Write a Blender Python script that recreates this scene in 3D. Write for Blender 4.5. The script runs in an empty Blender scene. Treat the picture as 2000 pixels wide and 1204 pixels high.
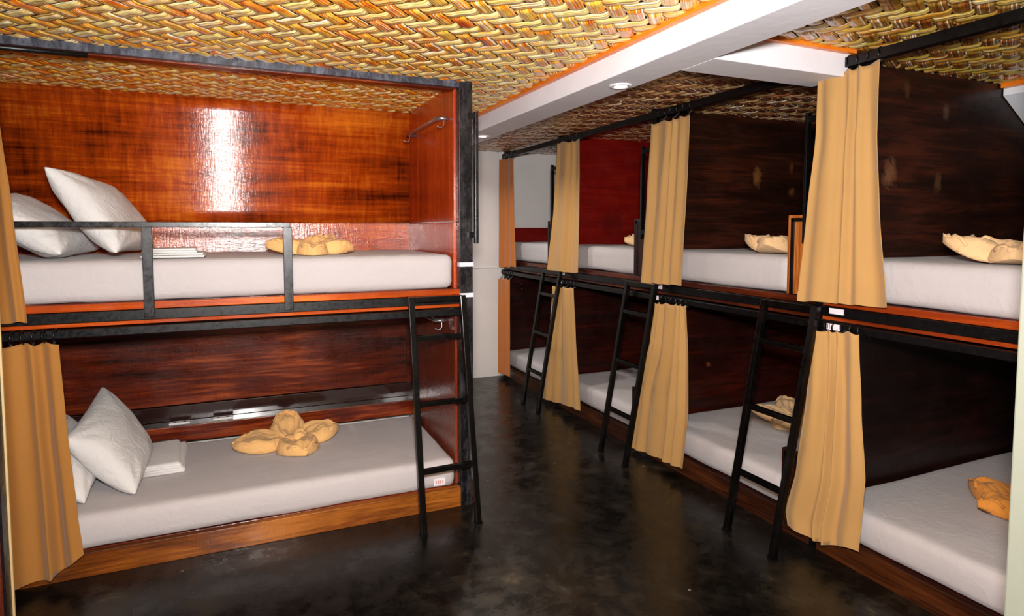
import bpy, bmesh, math, random
from mathutils import Vector, noise, Matrix
random.seed(7)
sc = bpy.context.scene
COL = sc.collection
PI = math.pi

# ------------------------------------------------------------------ camera
YAW, PITCH, FPX = 0.4131, 0.0627, 1207.0
cam_d = bpy.data.cameras.new('camera')
cam_d.sensor_fit = 'HORIZONTAL'; cam_d.sensor_width = 36.0
cam_d.lens = 36.0 * FPX / 2000.0
cam_d.shift_y = -80.0 / 2000.0
cam_d.clip_start = 0.02
cam = bpy.data.objects.new('camera', cam_d); COL.objects.link(cam)
cam.location = (0, 0, 1.5)
cam.rotation_euler = (PI/2 - PITCH, 0, -YAW)
sc.camera = cam

# ------------------------------------------------------------------ light
w = bpy.data.worlds.new('world'); sc.world = w; w.use_nodes = True
w.node_tree.nodes['Background'].inputs[0].default_value = (0.9, 0.92, 1.0, 1)
w.node_tree.nodes['Background'].inputs[1].default_value = 0.3

def area(name, loc, rot, size, power, col, shape='DISK', sy=None):
    l = bpy.data.lights.new(name, 'AREA'); l.shape = shape; l.size = size
    if sy: l.size_y = sy
    l.energy = power; l.color = col
    o = bpy.data.objects.new(name, l); COL.objects.link(o)
    o.location = loc; o.rotation_euler = rot
    return o
# the on-camera flash (its shadows on the ceiling behind the beam give its height)
area('flash', (0.0, 0.0, 1.68), (PI/2 + 0.05, 0, -YAW), 0.16, 104, (1.0, 0.97, 0.94))
# unseen fill lights added at ceiling height behind the camera for ambient light
area('fill_light', (-0.6, -0.7, 2.2), (0, 0, 0), 0.5, 6, (1.0, 0.95, 0.9))
area('fill_light', (0.95, -0.8, 2.2), (0, 0, 0), 0.5, 6, (1.0, 0.95, 0.9))
area('fill_light', (-1.9, 0.8, 2.2), (0, 0, 0), 0.5, 6, (1.0, 0.95, 0.9))
# unseen fill lamp added behind the left bunk to brighten the far end
area('fill_light', (1.28, 4.95, 2.22), (0, 0, 0), 0.16, 11, (1.0, 0.97, 0.95))

vs = sc.view_settings
vs.view_transform = 'Standard'; vs.look = 'None'; vs.gamma = 1.0; vs.use_curve_mapping = False
vs.exposure = 0.65

# ------------------------------------------------------------------ materials
def srgb(r, g, b):
    f = lambda c: (c/255/12.92) if c/255 <= 0.04045 else ((c/255+0.055)/1.055)**2.4
    return (f(r), f(g), f(b), 1)

class NT:
    def __init__(s, name):
        s.m = bpy.data.materials.new(name); s.m.use_nodes = True
        s.t = s.m.node_tree; s.b = s.t.nodes['Principled BSDF']
    def n(s, ty, **kw):
        nd = s.t.nodes.new(ty)
        for k, v in kw.items():
            if k.startswith('i_'):
                nd.inputs[k[2:].replace('_', ' ')].default_value = v
            else: setattr(nd, k, v)
        return nd
    def l(s, a, b): s.t.links.new(a, b)
    def coords(s, scale, kind='Object'):
        tc = s.n('ShaderNodeTexCoord'); mp = s.n('ShaderNodeMapping')
        mp.inputs['Scale'].default_value = scale
        s.l(tc.outputs[kind], mp.inputs['Vector']); return mp.outputs[0]
    def noise(s, vec, scale, detail=4, rough=0.6, dist=0.0):
        nd = s.n('ShaderNodeTexNoise'); nd.inputs['Scale'].default_value = scale
        nd.inputs['Detail'].default_value = detail; nd.inputs['Roughness'].default_value = rough
        nd.inputs['Distortion'].default_value = dist
        s.l(vec, nd.inputs['Vector']); return nd.outputs['Fac']
    def ramp(s, fac, stops, interp='LINEAR'):
        nd = s.n('ShaderNodeValToRGB'); e = nd.color_ramp.elements; nd.color_ramp.interpolation = interp
        while len(e) < len(stops): e.new(0.5)
        for i, (p, c) in enumerate(stops):
            e[i].position = p; e[i].color = c
        s.l(fac, nd.inputs[0]); return nd.outputs[0]
    def mix(s, fac, a, b, mode='MIX'):
        nd = s.n('ShaderNodeMix', data_type='RGBA', blend_type=mode)
        if isinstance(fac, (int, float)): nd.inputs[0].default_value = fac
        else: s.l(fac, nd.inputs[0])
        for i, v in ((6, a), (7, b)):
            if isinstance(v, tuple): nd.inputs[i].default_value = v
            else: s.l(v, nd.inputs[i])
        return nd.outputs[2]
    def math(s, op, a, b=0.0, c=None):
        nd = s.n('ShaderNodeMath', operation=op)
        for i, v in enumerate((a, b) if c is None else (a, b, c)):
            if isinstance(v, (int, float)): nd.inputs[i].default_value = v
            else: s.l(v, nd.inputs[i])
        return nd.outputs[0]
    def bump(s, h, strength, dist=0.01, prev=None):
        nd = s.n('ShaderNodeBump'); nd.inputs['Strength'].default_value = strength
        nd.inputs['Distance'].default_value = dist; s.l(h, nd.inputs['Height'])
        if prev is not None: s.l(prev, nd.inputs['Normal'])
        return nd.outputs[0]
    def set(s, **kw):
        for k, v in kw.items():
            i = s.b.inputs[k.replace('_', ' ')]
            if isinstance(v, (int, float, tuple)): i.default_value = v
            else: s.l(v, i)
        return s.m

def wood(name, dark, mid, light, axis='x', rough=0.2, coat=0.6, bump=0.25, gs=1.0, patches=(), contrast=1.0, crossfig=0.0, spec=0.2, blotch=0.45, coatr=0.09):
    """Varnished plywood: grain runs along axis; brushed lacquer relief."""
    t = NT(name)
    ai = 'xyz'.index(axis)
    sc1 = [9*gs]*3; sc1[ai] = 1.1*gs
    v1 = t.coords(tuple(sc1))
    n1 = t.noise(v1, 1.0, 6, 0.62, 0.9)
    sc2 = [60*gs]*3; sc2[ai] = 2.2*gs
    n2 = t.noise(t.coords(tuple(sc2)), 1.0, 5, 0.6, 0.3)
    n3 = t.noise(t.coords((1.3, 1.3, 1.3)), 1.0, 3, 0.5)
    f = t.math('MULTIPLY_ADD', n2, 0.35, t.math('MULTIPLY', n1, 0.65))
    f = t.math('ADD', f, t.math('MULTIPLY', t.math('SUBTRACT', n3, 0.5), blotch))
    if crossfig:
        sc3 = [34*gs]*3; sc3[ai] = 34*gs; sc3[2] = 4*gs
        n5 = t.noise(t.coords(tuple(sc3)), 1.0, 4, 0.6, 0.5)
        f = t.math('ADD', f, t.math('MULTIPLY', t.math('SUBTRACT', n5, 0.5), crossfig))
    k = 0.16/contrast
    c = t.ramp(f, [(0.5-k*1.5, dark), (0.5, mid), (0.5+k*1.5, light)])
    if patches:
        tc = t.n('ShaderNodeTexCoord')
        pn = t.noise(t.coords((28, 28, 28)), 1.0, 4, 0.7)
        for (px, py, pz, rx, rz, col, st) in patches:
            mp = t.n('ShaderNodeMapping', vector_type='TEXTURE')
            mp.inputs['Location'].default_value = (px-3.3, 0, pz); mp.inputs['Scale'].default_value = (rx, 50, rz)
            t.l(tc.outputs['Object'], mp.inputs['Vector'])
            ln = t.n('ShaderNodeVectorMath', operation='LENGTH'); t.l(mp.outputs[0], ln.inputs[0])
            d = t.math('ADD', ln.outputs['Value'], t.math('MULTIPLY', t.math('SUBTRACT', pn, 0.5), 1.8))
            m_ = t.ramp(d, [(0.35, (st, st, st, 1)), (1.0, (0, 0, 0, 1))])
            c = t.mix(m_, c, col)
    # lacquer: fine vertical/horizontal brush relief
    b1 = t.noise(t.coords((22, 22, 75)), 1.0, 4, 0.6)
    b2 = t.noise(t.coords((95, 95, 12)), 1.0, 4, 0.6)
    nb = t.bump(b1, bump, 0.004); nb = t.bump(b2, bump*0.6, 0.004, nb)
    nb2 = t.bump(n2, bump*0.5, 0.002, nb)
    rr = t.ramp(t.noise(t.coords((7, 7, 7)), 1.0, 4, 0.7), [(0.35, (rough*0.75,)*3+(1,)), (0.7, (rough*1.5,)*3+(1,))])
    t.set(Base_Color=c, Roughness=rr, Normal=nb2, Coat_Weight=coat, Coat_Roughness=coatr, Coat_Normal=nb, Specular_IOR_Level=spec)
    return t.m

M = {}
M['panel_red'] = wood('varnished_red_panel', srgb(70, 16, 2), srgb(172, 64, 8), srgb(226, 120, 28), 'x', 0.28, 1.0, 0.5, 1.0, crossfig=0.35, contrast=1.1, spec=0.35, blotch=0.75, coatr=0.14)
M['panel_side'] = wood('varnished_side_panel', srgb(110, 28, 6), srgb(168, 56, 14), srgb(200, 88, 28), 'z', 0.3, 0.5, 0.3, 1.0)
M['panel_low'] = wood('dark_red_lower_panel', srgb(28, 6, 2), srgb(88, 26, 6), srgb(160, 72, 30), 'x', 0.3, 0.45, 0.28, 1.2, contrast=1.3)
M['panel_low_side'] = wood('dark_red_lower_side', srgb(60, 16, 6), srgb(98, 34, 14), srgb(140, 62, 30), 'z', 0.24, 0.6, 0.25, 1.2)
M['wood_orange'] = wood('orange_edge_wood', srgb(96, 28, 4), srgb(168, 66, 12), srgb(224, 120, 36), 'x', 0.28, 0.4, 0.15, 1.0)
M['mould'] = wood('orange_moulding', srgb(190, 80, 10), srgb(226, 116, 20), srgb(240, 150, 50), 'y', 0.35, 0.3, 0.1, 1.0)
M['wood_row'] = wood('dark_red_edge_wood', srgb(26, 7, 2), srgb(62, 20, 6), srgb(120, 48, 16), 'y', 0.3, 0.3, 0.15, 1.0)
M['wood_orange_y'] = wood('orange_edge_wood_row', srgb(60, 16, 3), srgb(132, 46, 10), srgb(196, 90, 30), 'y', 0.28, 0.4, 0.15, 1.0)
M['plinth'] = wood('golden_plinth_board', srgb(40, 17, 5), srgb(104, 52, 13), srgb(160, 94, 30), 'x', 0.35, 0.3, 0.15, 1.4, contrast=1.3, blotch=0.8)
M['plinth_y'] = wood('brown_plinth_board', srgb(16, 6, 3), srgb(44, 18, 7), srgb(86, 44, 17), 'y', 0.35, 0.3, 0.15, 1.4, contrast=1.2)
pale = srgb(120, 74, 44)
BR = (srgb(14, 5, 3), srgb(38, 16, 9), srgb(78, 34, 17), 'x', 0.4, 0.2, 0.18, 1.3)
M['panel_brown'] = wood('dark_brown_panel', *BR)
M['panel_brown_near'] = wood('dark_brown_panel_with_glue_smears', *BR, patches=((2.845, 2.0, 1.76, 0.06, 0.075, srgb(130, 86, 58), .6),
    (3.21, 2.0, 1.73, 0.035, 0.06, srgb(110, 74, 50), .45), (3.25, 2.0, 2.08, 0.03, 0.05, srgb(110, 84, 66), .4), (2.95, 2.0, 2.17, 0.03, 0.06, srgb(96, 60, 40), .4)))
M['panel_brown_patch'] = wood('dark_brown_panel_with_pale_patches', *BR, patches=((3.30, 3.3, 1.86, 0.045, 0.085, srgb(130, 84, 44), .65),
    (3.62, 3.3, 1.93, 0.03, 0.05, srgb(104, 62, 34), .5), (3.63, 3.3, 1.76, 0.035, 0.035, srgb(110, 72, 40), .5)))
M['panel_crimson'] = wood('crimson_stained_panel', srgb(70, 6, 4), srgb(108, 12, 7), srgb(140, 24, 10), 'x', 0.4, 0.2, 0.16, 1.2, contrast=0.7,
    patches=((2.95, 4.6, 1.55, 0.18, 0.13, srgb(70, 10, 8), .6),))
LB = (srgb(12, 4, 3), srgb(38, 10, 6), srgb(72, 19, 9), 'x', 0.4, 0.2, 0.18, 1.3)
M['panel_lowbrown'] = wood('dark_lower_divider', *LB)
M['panel_lowknot'] = wood('dark_lower_divider_with_knot', *LB, patches=((2.90, 3.3, 0.575, 0.022, 0.022, srgb(120, 66, 34), .6),))
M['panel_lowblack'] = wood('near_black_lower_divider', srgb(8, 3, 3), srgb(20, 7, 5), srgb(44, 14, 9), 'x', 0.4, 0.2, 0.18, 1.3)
M['guard_wood'] = wood('worn_orange_guard', srgb(80, 34, 10), srgb(146, 76, 24), srgb(196, 130, 66), 'z', 0.35, 0.3, 0.2, 1.6, contrast=1.3)
t = NT('dark_lacquered_ledge'); M['lacquer'] = t.set(Base_Color=srgb(34, 10, 6), Roughness=0.25, Coat_Weight=1.0, Coat_Roughness=0.07, Normal=t.bump(t.noise(t.coords((30, 30, 60)), 1.0, 3, 0.5), 0.12, 0.004))
M['locker'] = wood('brown_red_locker_wood', srgb(56, 16, 8), srgb(96, 34, 18), srgb(130, 54, 28), 'z', 0.25, 0.6, 0.1, 0.8, contrast=0.7)

def steel(name, col, wear, rough=0.32, amt=0.5):
    t = NT(name)
    n1 = t.noise(t.coords((30, 30, 12)), 1.0, 6, 0.7)
    c = t.ramp(n1, [(0.45, col), (0.45+amt*0.6, wear)])
    r = t.ramp(t.noise(t.coords((50, 50, 50)), 1.0, 4, 0.7), [(0.3, (rough*.7,)*3+(1,)), (0.75, (rough*1.4,)*3+(1,))])
    return t.set(Base_Color=c, Roughness=r, Metallic=0.0, Coat_Weight=0.1, Coat_Roughness=0.2, Specular_IOR_Level=0.3, Normal=t.bump(n1, 0.12, 0.002))
M['black_post'] = steel('black_painted_post', srgb(14, 13, 14), srgb(60, 56, 60), 0.3, 0.5)
M['black'] = steel('black_painted_steel', srgb(3, 3, 4), srgb(9, 9, 11), 0.36, 0.8)
M['grey_edge'] = steel('worn_grey_black_steel', srgb(48, 48, 56), srgb(96, 98, 110), 0.35, 0.4)
M['ladder'] = steel('black_ladder_paint', srgb(5, 4, 4), srgb(22, 20, 18), 0.22, 0.8)
t = NT('brushed_metal'); M['metal'] = t.set(Base_Color=srgb(178, 174, 176), Metallic=0.9, Roughness=0.28)
t = NT('cream_edge_tape'); M['cream'] = t.set(Base_Color=srgb(140, 118, 80), Roughness=0.6)
t = NT('white_label_tape'); M['label'] = t.set(Base_Color=srgb(226, 214, 222), Roughness=0.5)
t = NT('pale_red_print'); M['print'] = t.set(Base_Color=srgb(200, 150, 140), Roughness=0.6)
t = NT('white_plastic'); M['plastic'] = t.set(Base_Color=srgb(206, 202, 200), Roughness=0.35)
t = NT('dark_slot'); M['slot'] = t.set(Base_Color=srgb(40, 38, 38), Roughness=0.5)

def paint(name, col, b=0.1):
    t = NT(name)
    n1 = t.noise(t.coords((3, 3, 3)), 1.0, 5, 0.6)
    d = tuple(c*0.93 for c in col[:3])+(1,)
    c = t.ramp(n1, [(0.35, d), (0.65, col)])
    return t.set(Base_Color=c, Roughness=0.55, Normal=t.bump(t.noise(t.coords((18, 18, 18)), 1.0, 5, 0.6), b, 0.01))
M['white_wall'] = paint('white_painted_wall', srgb(216, 210, 206))
M['white_beam'] = paint('white_painted_beam', srgb(228, 226, 232), 0.12)
M['white_slope'] = paint('white_sloped_soffit', srgb(228, 232, 238), 0.05)
M['offwhite'] = paint('off_white_column', srgb(128, 132, 120), 0.05)

# floor: dark polished cement, mottled, tiny pale specks
t = NT('dark_polished_cement')
a = t.noise(t.coords((1.4, 1.4, 1.4)), 1.0, 8, 0.62, 0.5)
b = t.noise(t.coords((7, 7, 7)), 1.0, 8, 0.7, 0.3)
f = t.math('MULTIPLY_ADD', b, 0.5, t.math('MULTIPLY', a, 0.5))
c = t.ramp(f, [(0.4, srgb(7, 6, 5)), (0.52, srgb(16, 13, 10)), (0.6, srgb(36, 30, 22)), (0.68, srgb(80, 72, 54))])
vo = t.n('ShaderNodeTexVoronoi', feature='F1'); vo.inputs['Scale'].default_value = 5.0; t.l(t.coords((1, 1, 1)), vo.inputs['Vector'])
sp = t.ramp(vo.outputs['Distance'], [(0.0, (1, 1, 1, 1)), (0.028, (0, 0, 0, 1))], 'CONSTANT')
c = t.mix(t.math('MULTIPLY', sp, 0.5), c, srgb(150, 140, 122))
r = t.ramp(b, [(0.35, (0.16,)*3+(1,)), (0.65, (0.42,)*3+(1,))])
M['floor'] = t.set(Base_Color=c, Roughness=r, Normal=t.bump(b, 0.12, 0.01), Specular_IOR_Level=0.35)

# fabrics
def fabric(name, col, scale=900, rough=0.9, bump=0.25, sheen=0.2, var=0.06, wr=0.0):
    t = NT(name)
    w1 = t.n('ShaderNodeTexWave', bands_direction='Z'); w1.inputs['Scale'].default_value = scale/6
    t.l(t.coords((1, 1, 1)), w1.inputs['Vector'])
    w2 = t.n('ShaderNodeTexNoise'); w2.inputs['Scale'].default_value = scale/2; t.l(t.coords((1, 1, 0.4)), w2.inputs['Vector'])
    n1 = t.noise(t.coords((5, 5, 5)), 1.0, 4, 0.6)
    d = tuple(max(0, x*(1-var*2)) for x in col[:3])+(1,)
    c = t.ramp(n1, [(0.3, d), (0.7, col)])
    nb = t.bump(w2.outputs['Fac'], bump, 0.0008)
    if wr:
        nb = t.bump(t.noise(t.coords((16, 16, 16)), 1.0, 5, 0.55, 1.5), wr, 0.012, nb)
    return t.set(Base_Color=c, Roughness=rough, Sheen_Weight=sheen, Normal=nb)
M['sheet'] = fabric('white_cotton_sheet', srgb(180, 173, 174), 700, 0.85, 0.15, 0.1, 0.02, 0.28)
M['pillow'] = fabric('white_pillowcase', srgb(206, 203, 202), 700, 0.85, 0.12, 0.1, 0.01, 0.6)
M['linen'] = fabric('folded_white_linen', srgb(212, 209, 208), 600, 0.9, 0.3, 0.1, 0.02, 0.2)
M['towel'] = fabric('peach_terry_towel', srgb(226, 176, 112), 500, 0.95, 0.9, 0.08, 0.05, 0.7)
M['curtain'] = fabric('ochre_curtain_cloth', srgb(172, 130, 74), 800, 0.85, 0.2, 0.15, 0.03)
M['curtain_dark'] = fabric('orange_ochre_curtain_cloth', srgb(178, 100, 34), 800, 0.85, 0.2, 0.15, 0.03)
M['curtain_left'] = fabric('mustard_curtain_cloth', srgb(152, 100, 36), 800, 0.85, 0.2, 0.15, 0.03)

# woven split-bamboo strips
def weave_mat(name, stops, fine):
    t = NT(name)
    uv = t.n('ShaderNodeUVMap'); sep = t.n('ShaderNodeSeparateXYZ'); t.l(uv.outputs[0], sep.inputs[0])
    oi = t.n('ShaderNodeObjectInfo')
    cmb = t.n('ShaderNodeCombineXYZ')
    t.l(t.math('MULTIPLY', sep.outputs[0], 7.0), cmb.inputs[0])
    t.l(t.math('MULTIPLY', sep.outputs[1], 0.8), cmb.inputs[1])
    t.l(t.math('MULTIPLY', oi.outputs['Random'], 60.0), cmb.inputs[2])
    n1 = t.noise(cmb.outputs[0], 1.0, 2, 0.5)
    cmb2 = t.n('ShaderNodeCombineXYZ')
    t.l(t.math('MULTIPLY', sep.outputs[0], 5.0), cmb2.inputs[0])
    t.l(t.math('MULTIPLY', sep.outputs[1], 7.0), cmb2.inputs[1])
    t.l(t.math('MULTIPLY', oi.outputs['Random'], 90.0), cmb2.inputs[2])
    n2 = t.noise(cmb2.outputs[0], 1.0, 3, 0.6)
    f = t.math('ADD', t.math('MULTIPLY', n1, 0.55), t.math('MULTIPLY', n2, 0.45))
    c = t.ramp(f, stops)
    # reeds of one strip: irregular dark splits and relief across the width
    c3 = t.n('ShaderNodeCombineXYZ')
    t.l(t.math('MULTIPLY', sep.outputs[0], 1.2), c3.inputs[0])
    t.l(t.math('MULTIPLY', sep.outputs[1], fine), c3.inputs[1])
    t.l(t.math('MULTIPLY', oi.outputs['Random'], 40.0), c3.inputs[2])
    n3 = t.noise(c3.outputs[0], 1.0, 2, 0.5)
    dk = t.ramp(n3, [(0.36, (0.30, 0.14, 0.05, 1)), (0.45, (1, 1, 1, 1))])
    c = t.mix(0.8, c, dk, 'MULTIPLY')
    c = t.mix(t.ramp(n3, [(0.585, (0, 0, 0, 1)), (0.64, (0.85, 0.85, 0.85, 1))]), c, srgb(255, 246, 222))  # pale streaks painted along the reeds as white highlights
    nb = t.bump(n3, 0.9, 0.006)
    return t.set(Base_Color=c, Roughness=0.32, Normal=nb, Coat_Weight=0.9, Coat_Roughness=0.13)
M['weave_a'] = weave_mat('pale_split_bamboo', [(0.34, srgb(226, 134, 36)), (0.43, srgb(242, 186, 84)), (0.5, srgb(252, 226, 156)), (0.57, srgb(232, 206, 96)), (0.66, srgb(255, 246, 222))], 9.0)  # paler than the crossing strips: sheen and white highlights are in the colour
M['weave_b'] = weave_mat('orange_split_bamboo', [(0.34, srgb(196, 72, 6)), (0.43, srgb(240, 126, 14)), (0.5, srgb(248, 170, 44)), (0.57, srgb(240, 200, 80)), (0.66, srgb(214, 160, 40))], 9.0)
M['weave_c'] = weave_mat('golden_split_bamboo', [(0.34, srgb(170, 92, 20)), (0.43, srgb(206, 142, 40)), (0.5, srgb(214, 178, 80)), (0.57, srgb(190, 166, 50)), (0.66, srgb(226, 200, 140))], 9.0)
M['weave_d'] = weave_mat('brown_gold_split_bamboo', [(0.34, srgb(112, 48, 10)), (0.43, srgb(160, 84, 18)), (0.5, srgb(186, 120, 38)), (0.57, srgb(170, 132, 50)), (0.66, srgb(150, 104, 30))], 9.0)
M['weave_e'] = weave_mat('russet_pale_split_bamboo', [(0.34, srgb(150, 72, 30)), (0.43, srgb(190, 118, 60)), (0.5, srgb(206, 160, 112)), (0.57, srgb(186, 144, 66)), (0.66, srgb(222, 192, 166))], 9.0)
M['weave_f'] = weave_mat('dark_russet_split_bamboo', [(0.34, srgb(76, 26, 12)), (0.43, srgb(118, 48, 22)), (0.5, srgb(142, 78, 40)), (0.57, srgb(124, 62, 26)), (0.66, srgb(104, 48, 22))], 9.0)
t = NT('ceiling_backing_board'); M['backing'] = t.set(Base_Color=srgb(48, 22, 10), Roughness=0.8)

# ------------------------------------------------------------------ mesh helpers
ORG = {}
class MB:
    def __init__(s): s.v = []; s.f = []; s.uv = None
    def box(s, a, b):
        x0, x1 = sorted((a[0], b[0])); y0, y1 = sorted((a[1], b[1])); z0, z1 = sorted((a[2], b[2]))
        n = len(s.v)
        s.v += [(x0,y0,z0),(x1,y0,z0),(x1,y1,z0),(x0,y1,z0),(x0,y0,z1),(x1,y0,z1),(x1,y1,z1),(x0,y1,z1)]
        s.f += [tuple(n+i for i in q) for q in ((0,3,2,1),(4,5,6,7),(0,1,5,4),(1,2,6,5),(2,3,7,6),(3,0,4,7))]
        return s
    def bar(s, p, q, w, h, up=(0, 0, 1)):
        """rectangular bar from p to q"""
        p, q = Vector(p), Vector(q); d = (q-p).normalized()
        sd = d.cross(Vector(up)).normalized(); u = sd.cross(d).normalized()
        n = len(s.v)
        for e in (p, q):
            for (i, j) in ((-1,-1),(1,-1),(1,1),(-1,1)):
                s.v.append(tuple(e + sd*i*w/2 + u*j*h/2))
        s.f += [(n,n+1,n+2,n+3)[::-1], (n+4,n+5,n+6,n+7)] + [(n+i, n+(i+1) % 4, n+4+(i+1) % 4, n+4+i) for i in range(4)]
        return s
    def tube(s, pts, r, k=12, closed=False):
        pts = [Vector(p) for p in pts]; n0 = len(s.v); m = len(pts)
        prev = None
        for i, p in enumerate(pts):
            if closed: d = (pts[(i+1) % m]-pts[i-1]).normalized()
            else: d = (pts[min(i+1, m-1)]-pts[max(i-1, 0)]).normalized()
            if prev is None:
                a = Vector((0,0,1)) if abs(d.z) < 0.9 else Vector((1,0,0))
                x = d.cross(a).normalized()
            else: x = (prev - d*prev.dot(d)).normalized()
            prev = x; y = d.cross(x)
            for j in range(k):
                t_ = 2*PI*j/k; s.v.append(tuple(p + (x*math.cos(t_)+y*math.sin(t_))*r))
        for i in range(m if closed else m-1):
            for j in range(k):
                a_ = n0+i*k; b_ = n0+((i+1) % m)*k
                s.f.append((a_+j, a_+(j+1) % k, b_+(j+1) % k, b_+j))
        if not closed:
            s.f.append(tuple(n0+j for j in range(k))[::-1]); s.f.append(tuple(n0+(m-1)*k+j for j in range(k)))
        return s
    def grid(s, nu, nv, fn):
        n0 = len(s.v)
        for i in range(nu+1):
            for j in range(nv+1): s.v.append(tuple(fn(i/nu, j/nv)))
        for i in range(nu):
            for j in range(nv):
                a = n0+i*(nv+1)+j; s.f.append((a, a+1, a+nv+2, a+nv+1))
        return s

def obj(name, mb, mat, parent=None, smooth=False, bevel=0.0, origin=None):
    base = ORG.get(parent.name, Vector((0,0,0))) if parent else (Vector(origin) if origin else Vector((0,0,0)))
    me = bpy.data.meshes.new(name)
    me.from_pydata([tuple(Vector(v)-base) for v in mb.v], [], mb.f); me.validate()
    me.materials.append(mat)
    if smooth:
        me.polygons.foreach_set('use_smooth', [True]*len(me.polygons))
    o = bpy.data.objects.new(name, me); COL.objects.link(o)
    if parent: o.parent = parent
    elif origin: o.location = origin
    ORG[o.name] = base
    if bevel:
        m_ = o.modifiers.new('bevel', 'BEVEL'); m_.width = bevel; m_.segments = 2; m_.limit_method = 'ANGLE'
    return o
def thing(name, label, cat, loc, group=None):
    o = bpy.data.objects.new(name, None); COL.objects.link(o); o.location = loc; o.empty_display_size = 0.1
    o['label'] = label; o['category'] = cat
    if group: o['group'] = group
    ORG[o.name] = Vector(loc); return o
def tag(o, label, cat, group=None):
    o['label'] = label; o['category'] = cat
    if group: o['group'] = group
    return o
def struct(name, mb, mat, label=None, bevel=0, smooth=False):
    o = obj(name, mb, mat, None, smooth, bevel); o['kind'] = 'structure'
    if label: o['label'] = label; 
    return o
B = lambda a, b: MB().box(a, b)

CZ = 2.27      # ceiling
XR = 2.43      # front plane of the right-hand row
YE = 5.75      # end wall
# ------------------------------------------------------------------ setting
struct('floor', B((-2.7, -1.4, -0.1), (4.4, YE+0.1, 0)), M['floor'], 'dark polished cement floor with brown mottling')
struct('wall_far', B((-2.7, YE, 0), (4.4, YE+0.1, CZ+0.1)), M['white_wall'], 'white painted wall at the far end of the aisle')
struct('trim_1', B((1.0, YE-0.006, 1.106), (XR-0.03, YE, 1.112)), M['white_wall'], 'thin raised joint line across the white end wall')
struct('wall_right', B((4.3, -1.4, 0), (4.4, YE, CZ+0.1)), M['white_wall'])
struct('wall_left', B((-2.7, -1.4, 0), (-2.6, YE, CZ+0.1)), M['white_wall'])
struct('wall_front', B((-2.7, -1.5, 0), (4.4, -1.4, CZ+0.1)), M['white_wall'])
struct('wall_back', B((-2.6, 4.2, 0), (1.05, 4.3, CZ)), M['white_wall'], 'wall behind the left hand bunk')

def ribbon_mesh(p0, d, n, ts, zs, wd, L0):
    me = bpy.data.meshes.new('woven_strip'); v = []; f = []; uvs = []
    for t_, z_ in zip(ts, zs):
        for j, (o_, dz) in enumerate(((-wd/2, 0.0045), (-wd*0.36, 0.0), (0, -0.002), (wd*0.36, 0.0), (wd/2, 0.0045))):
            v.append((p0[0]+d[0]*t_+n[0]*o_, p0[1]+d[1]*t_+n[1]*o_, z_+dz)); uvs.append((t_+L0, (0, 0.14, 0.5, 0.86, 1)[j]))
    for i in range(len(ts)-1):
        for j in range(4):
            a_ = i*5+j; f.append((a_, a_+1, a_+6, a_+5))
    me.from_pydata(v, [], f)
    ul = me.uv_layers.new(name='UVMap')
    for lp in me.loops: ul.data[lp.index].uv = uvs[lp.vertex_index]
    me.polygons.foreach_set('use_smooth', [True]*len(me.polygons))
    return me
def woven_ceiling(name, x0, y0, x1, y1, ang, p, label, ma='weave_a', mb_='weave_b'):
    par = struct(name, B((x0, y0, CZ+0.004), (x1, y1, CZ+0.1)), M['backing'], label)
    H = 0.0065
    cx, cy = (x0+x1)/2, (y0+y1)/2
    for kind in (0, 1):
        th = ang if kind == 0 else ang+PI/2
        d = (math.cos(th), math.sin(th)); n = (-d[1], d[0])
        R = math.hypot(x1-x0, y1-y0)/2
        K = int(R/p)+1
        for i in range(-K, K+1):
            off = (i+0.5)*p
            px, py = cx+n[0]*off, cy+n[1]*off
            t0, t1 = -1e9, 1e9; ok = True
            for (o_, dd, lo, hi) in ((px, d[0], x0, x1), (py, d[1], y0, y1)):
                if abs(dd) < 1e-9:
                    if not lo < o_ < hi: ok = False
                else:
                    a_, b_ = sorted(((lo-o_)/dd, (hi-o_)/dd)); t0 = max(t0, a_); t1 = min(t1, b_)
            if not ok or t1-t0 < 0.05: continue
            ts, zs = [t0], [None]
            j0, j1 = math.floor(t0/p), math.floor(t1/p)
            def sgn(j):
                # kind 0 strip i crosses kind 1 strip; kind-1 frame: t along its d equals offset of kind 0 strips
                if kind == 0: m_ = (i + (-j-1)) % 4   # other strip index
                else: m_ = (j + i) % 4
                low0 = m_ < 2
                return (1 if low0 else -1) if kind == 0 else (-1 if low0 else 1)
            for j in range(j0, j1+1):
                s_ = sgn(j)
                jit = random.uniform(-0.0006, 0.0006)
                for fr in (0.16, 0.5, 0.84):
                    tt = (j+fr)*p
                    if t0 < tt < t1: ts.append(tt); zs.append(CZ-0.004 - s_*H*(1.25 if fr == .5 else 1.0)+jit)
            ts.append(t1); zs.append(None)
            if len(ts) < 3: continue
            zs[0] = zs[1]; zs[-1] = zs[-2]
            me = ribbon_mesh((px, py), d, n, ts, zs, p*random.uniform(0.86, 0.95), i*13.7)
            me.materials.append(M[ma] if kind == 0 else M[mb_])
            o = bpy.data.objects.new('woven_strip', me); COL.objects.link(o); o.parent = par
    return par
woven_ceiling('ceiling', -2.6, -1.4, 1.48, YE, math.radians(-42), 0.062, 'woven split bamboo matting ceiling over the left bunk and the aisle')
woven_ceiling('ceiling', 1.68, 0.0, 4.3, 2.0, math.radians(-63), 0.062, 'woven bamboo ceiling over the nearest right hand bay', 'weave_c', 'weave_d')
woven_ceiling('ceiling', 1.68, 2.0, 4.3, YE, math.radians(-63), 0.062, 'woven bamboo ceiling over the farther right hand bays', 'weave_e', 'weave_f')
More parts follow.
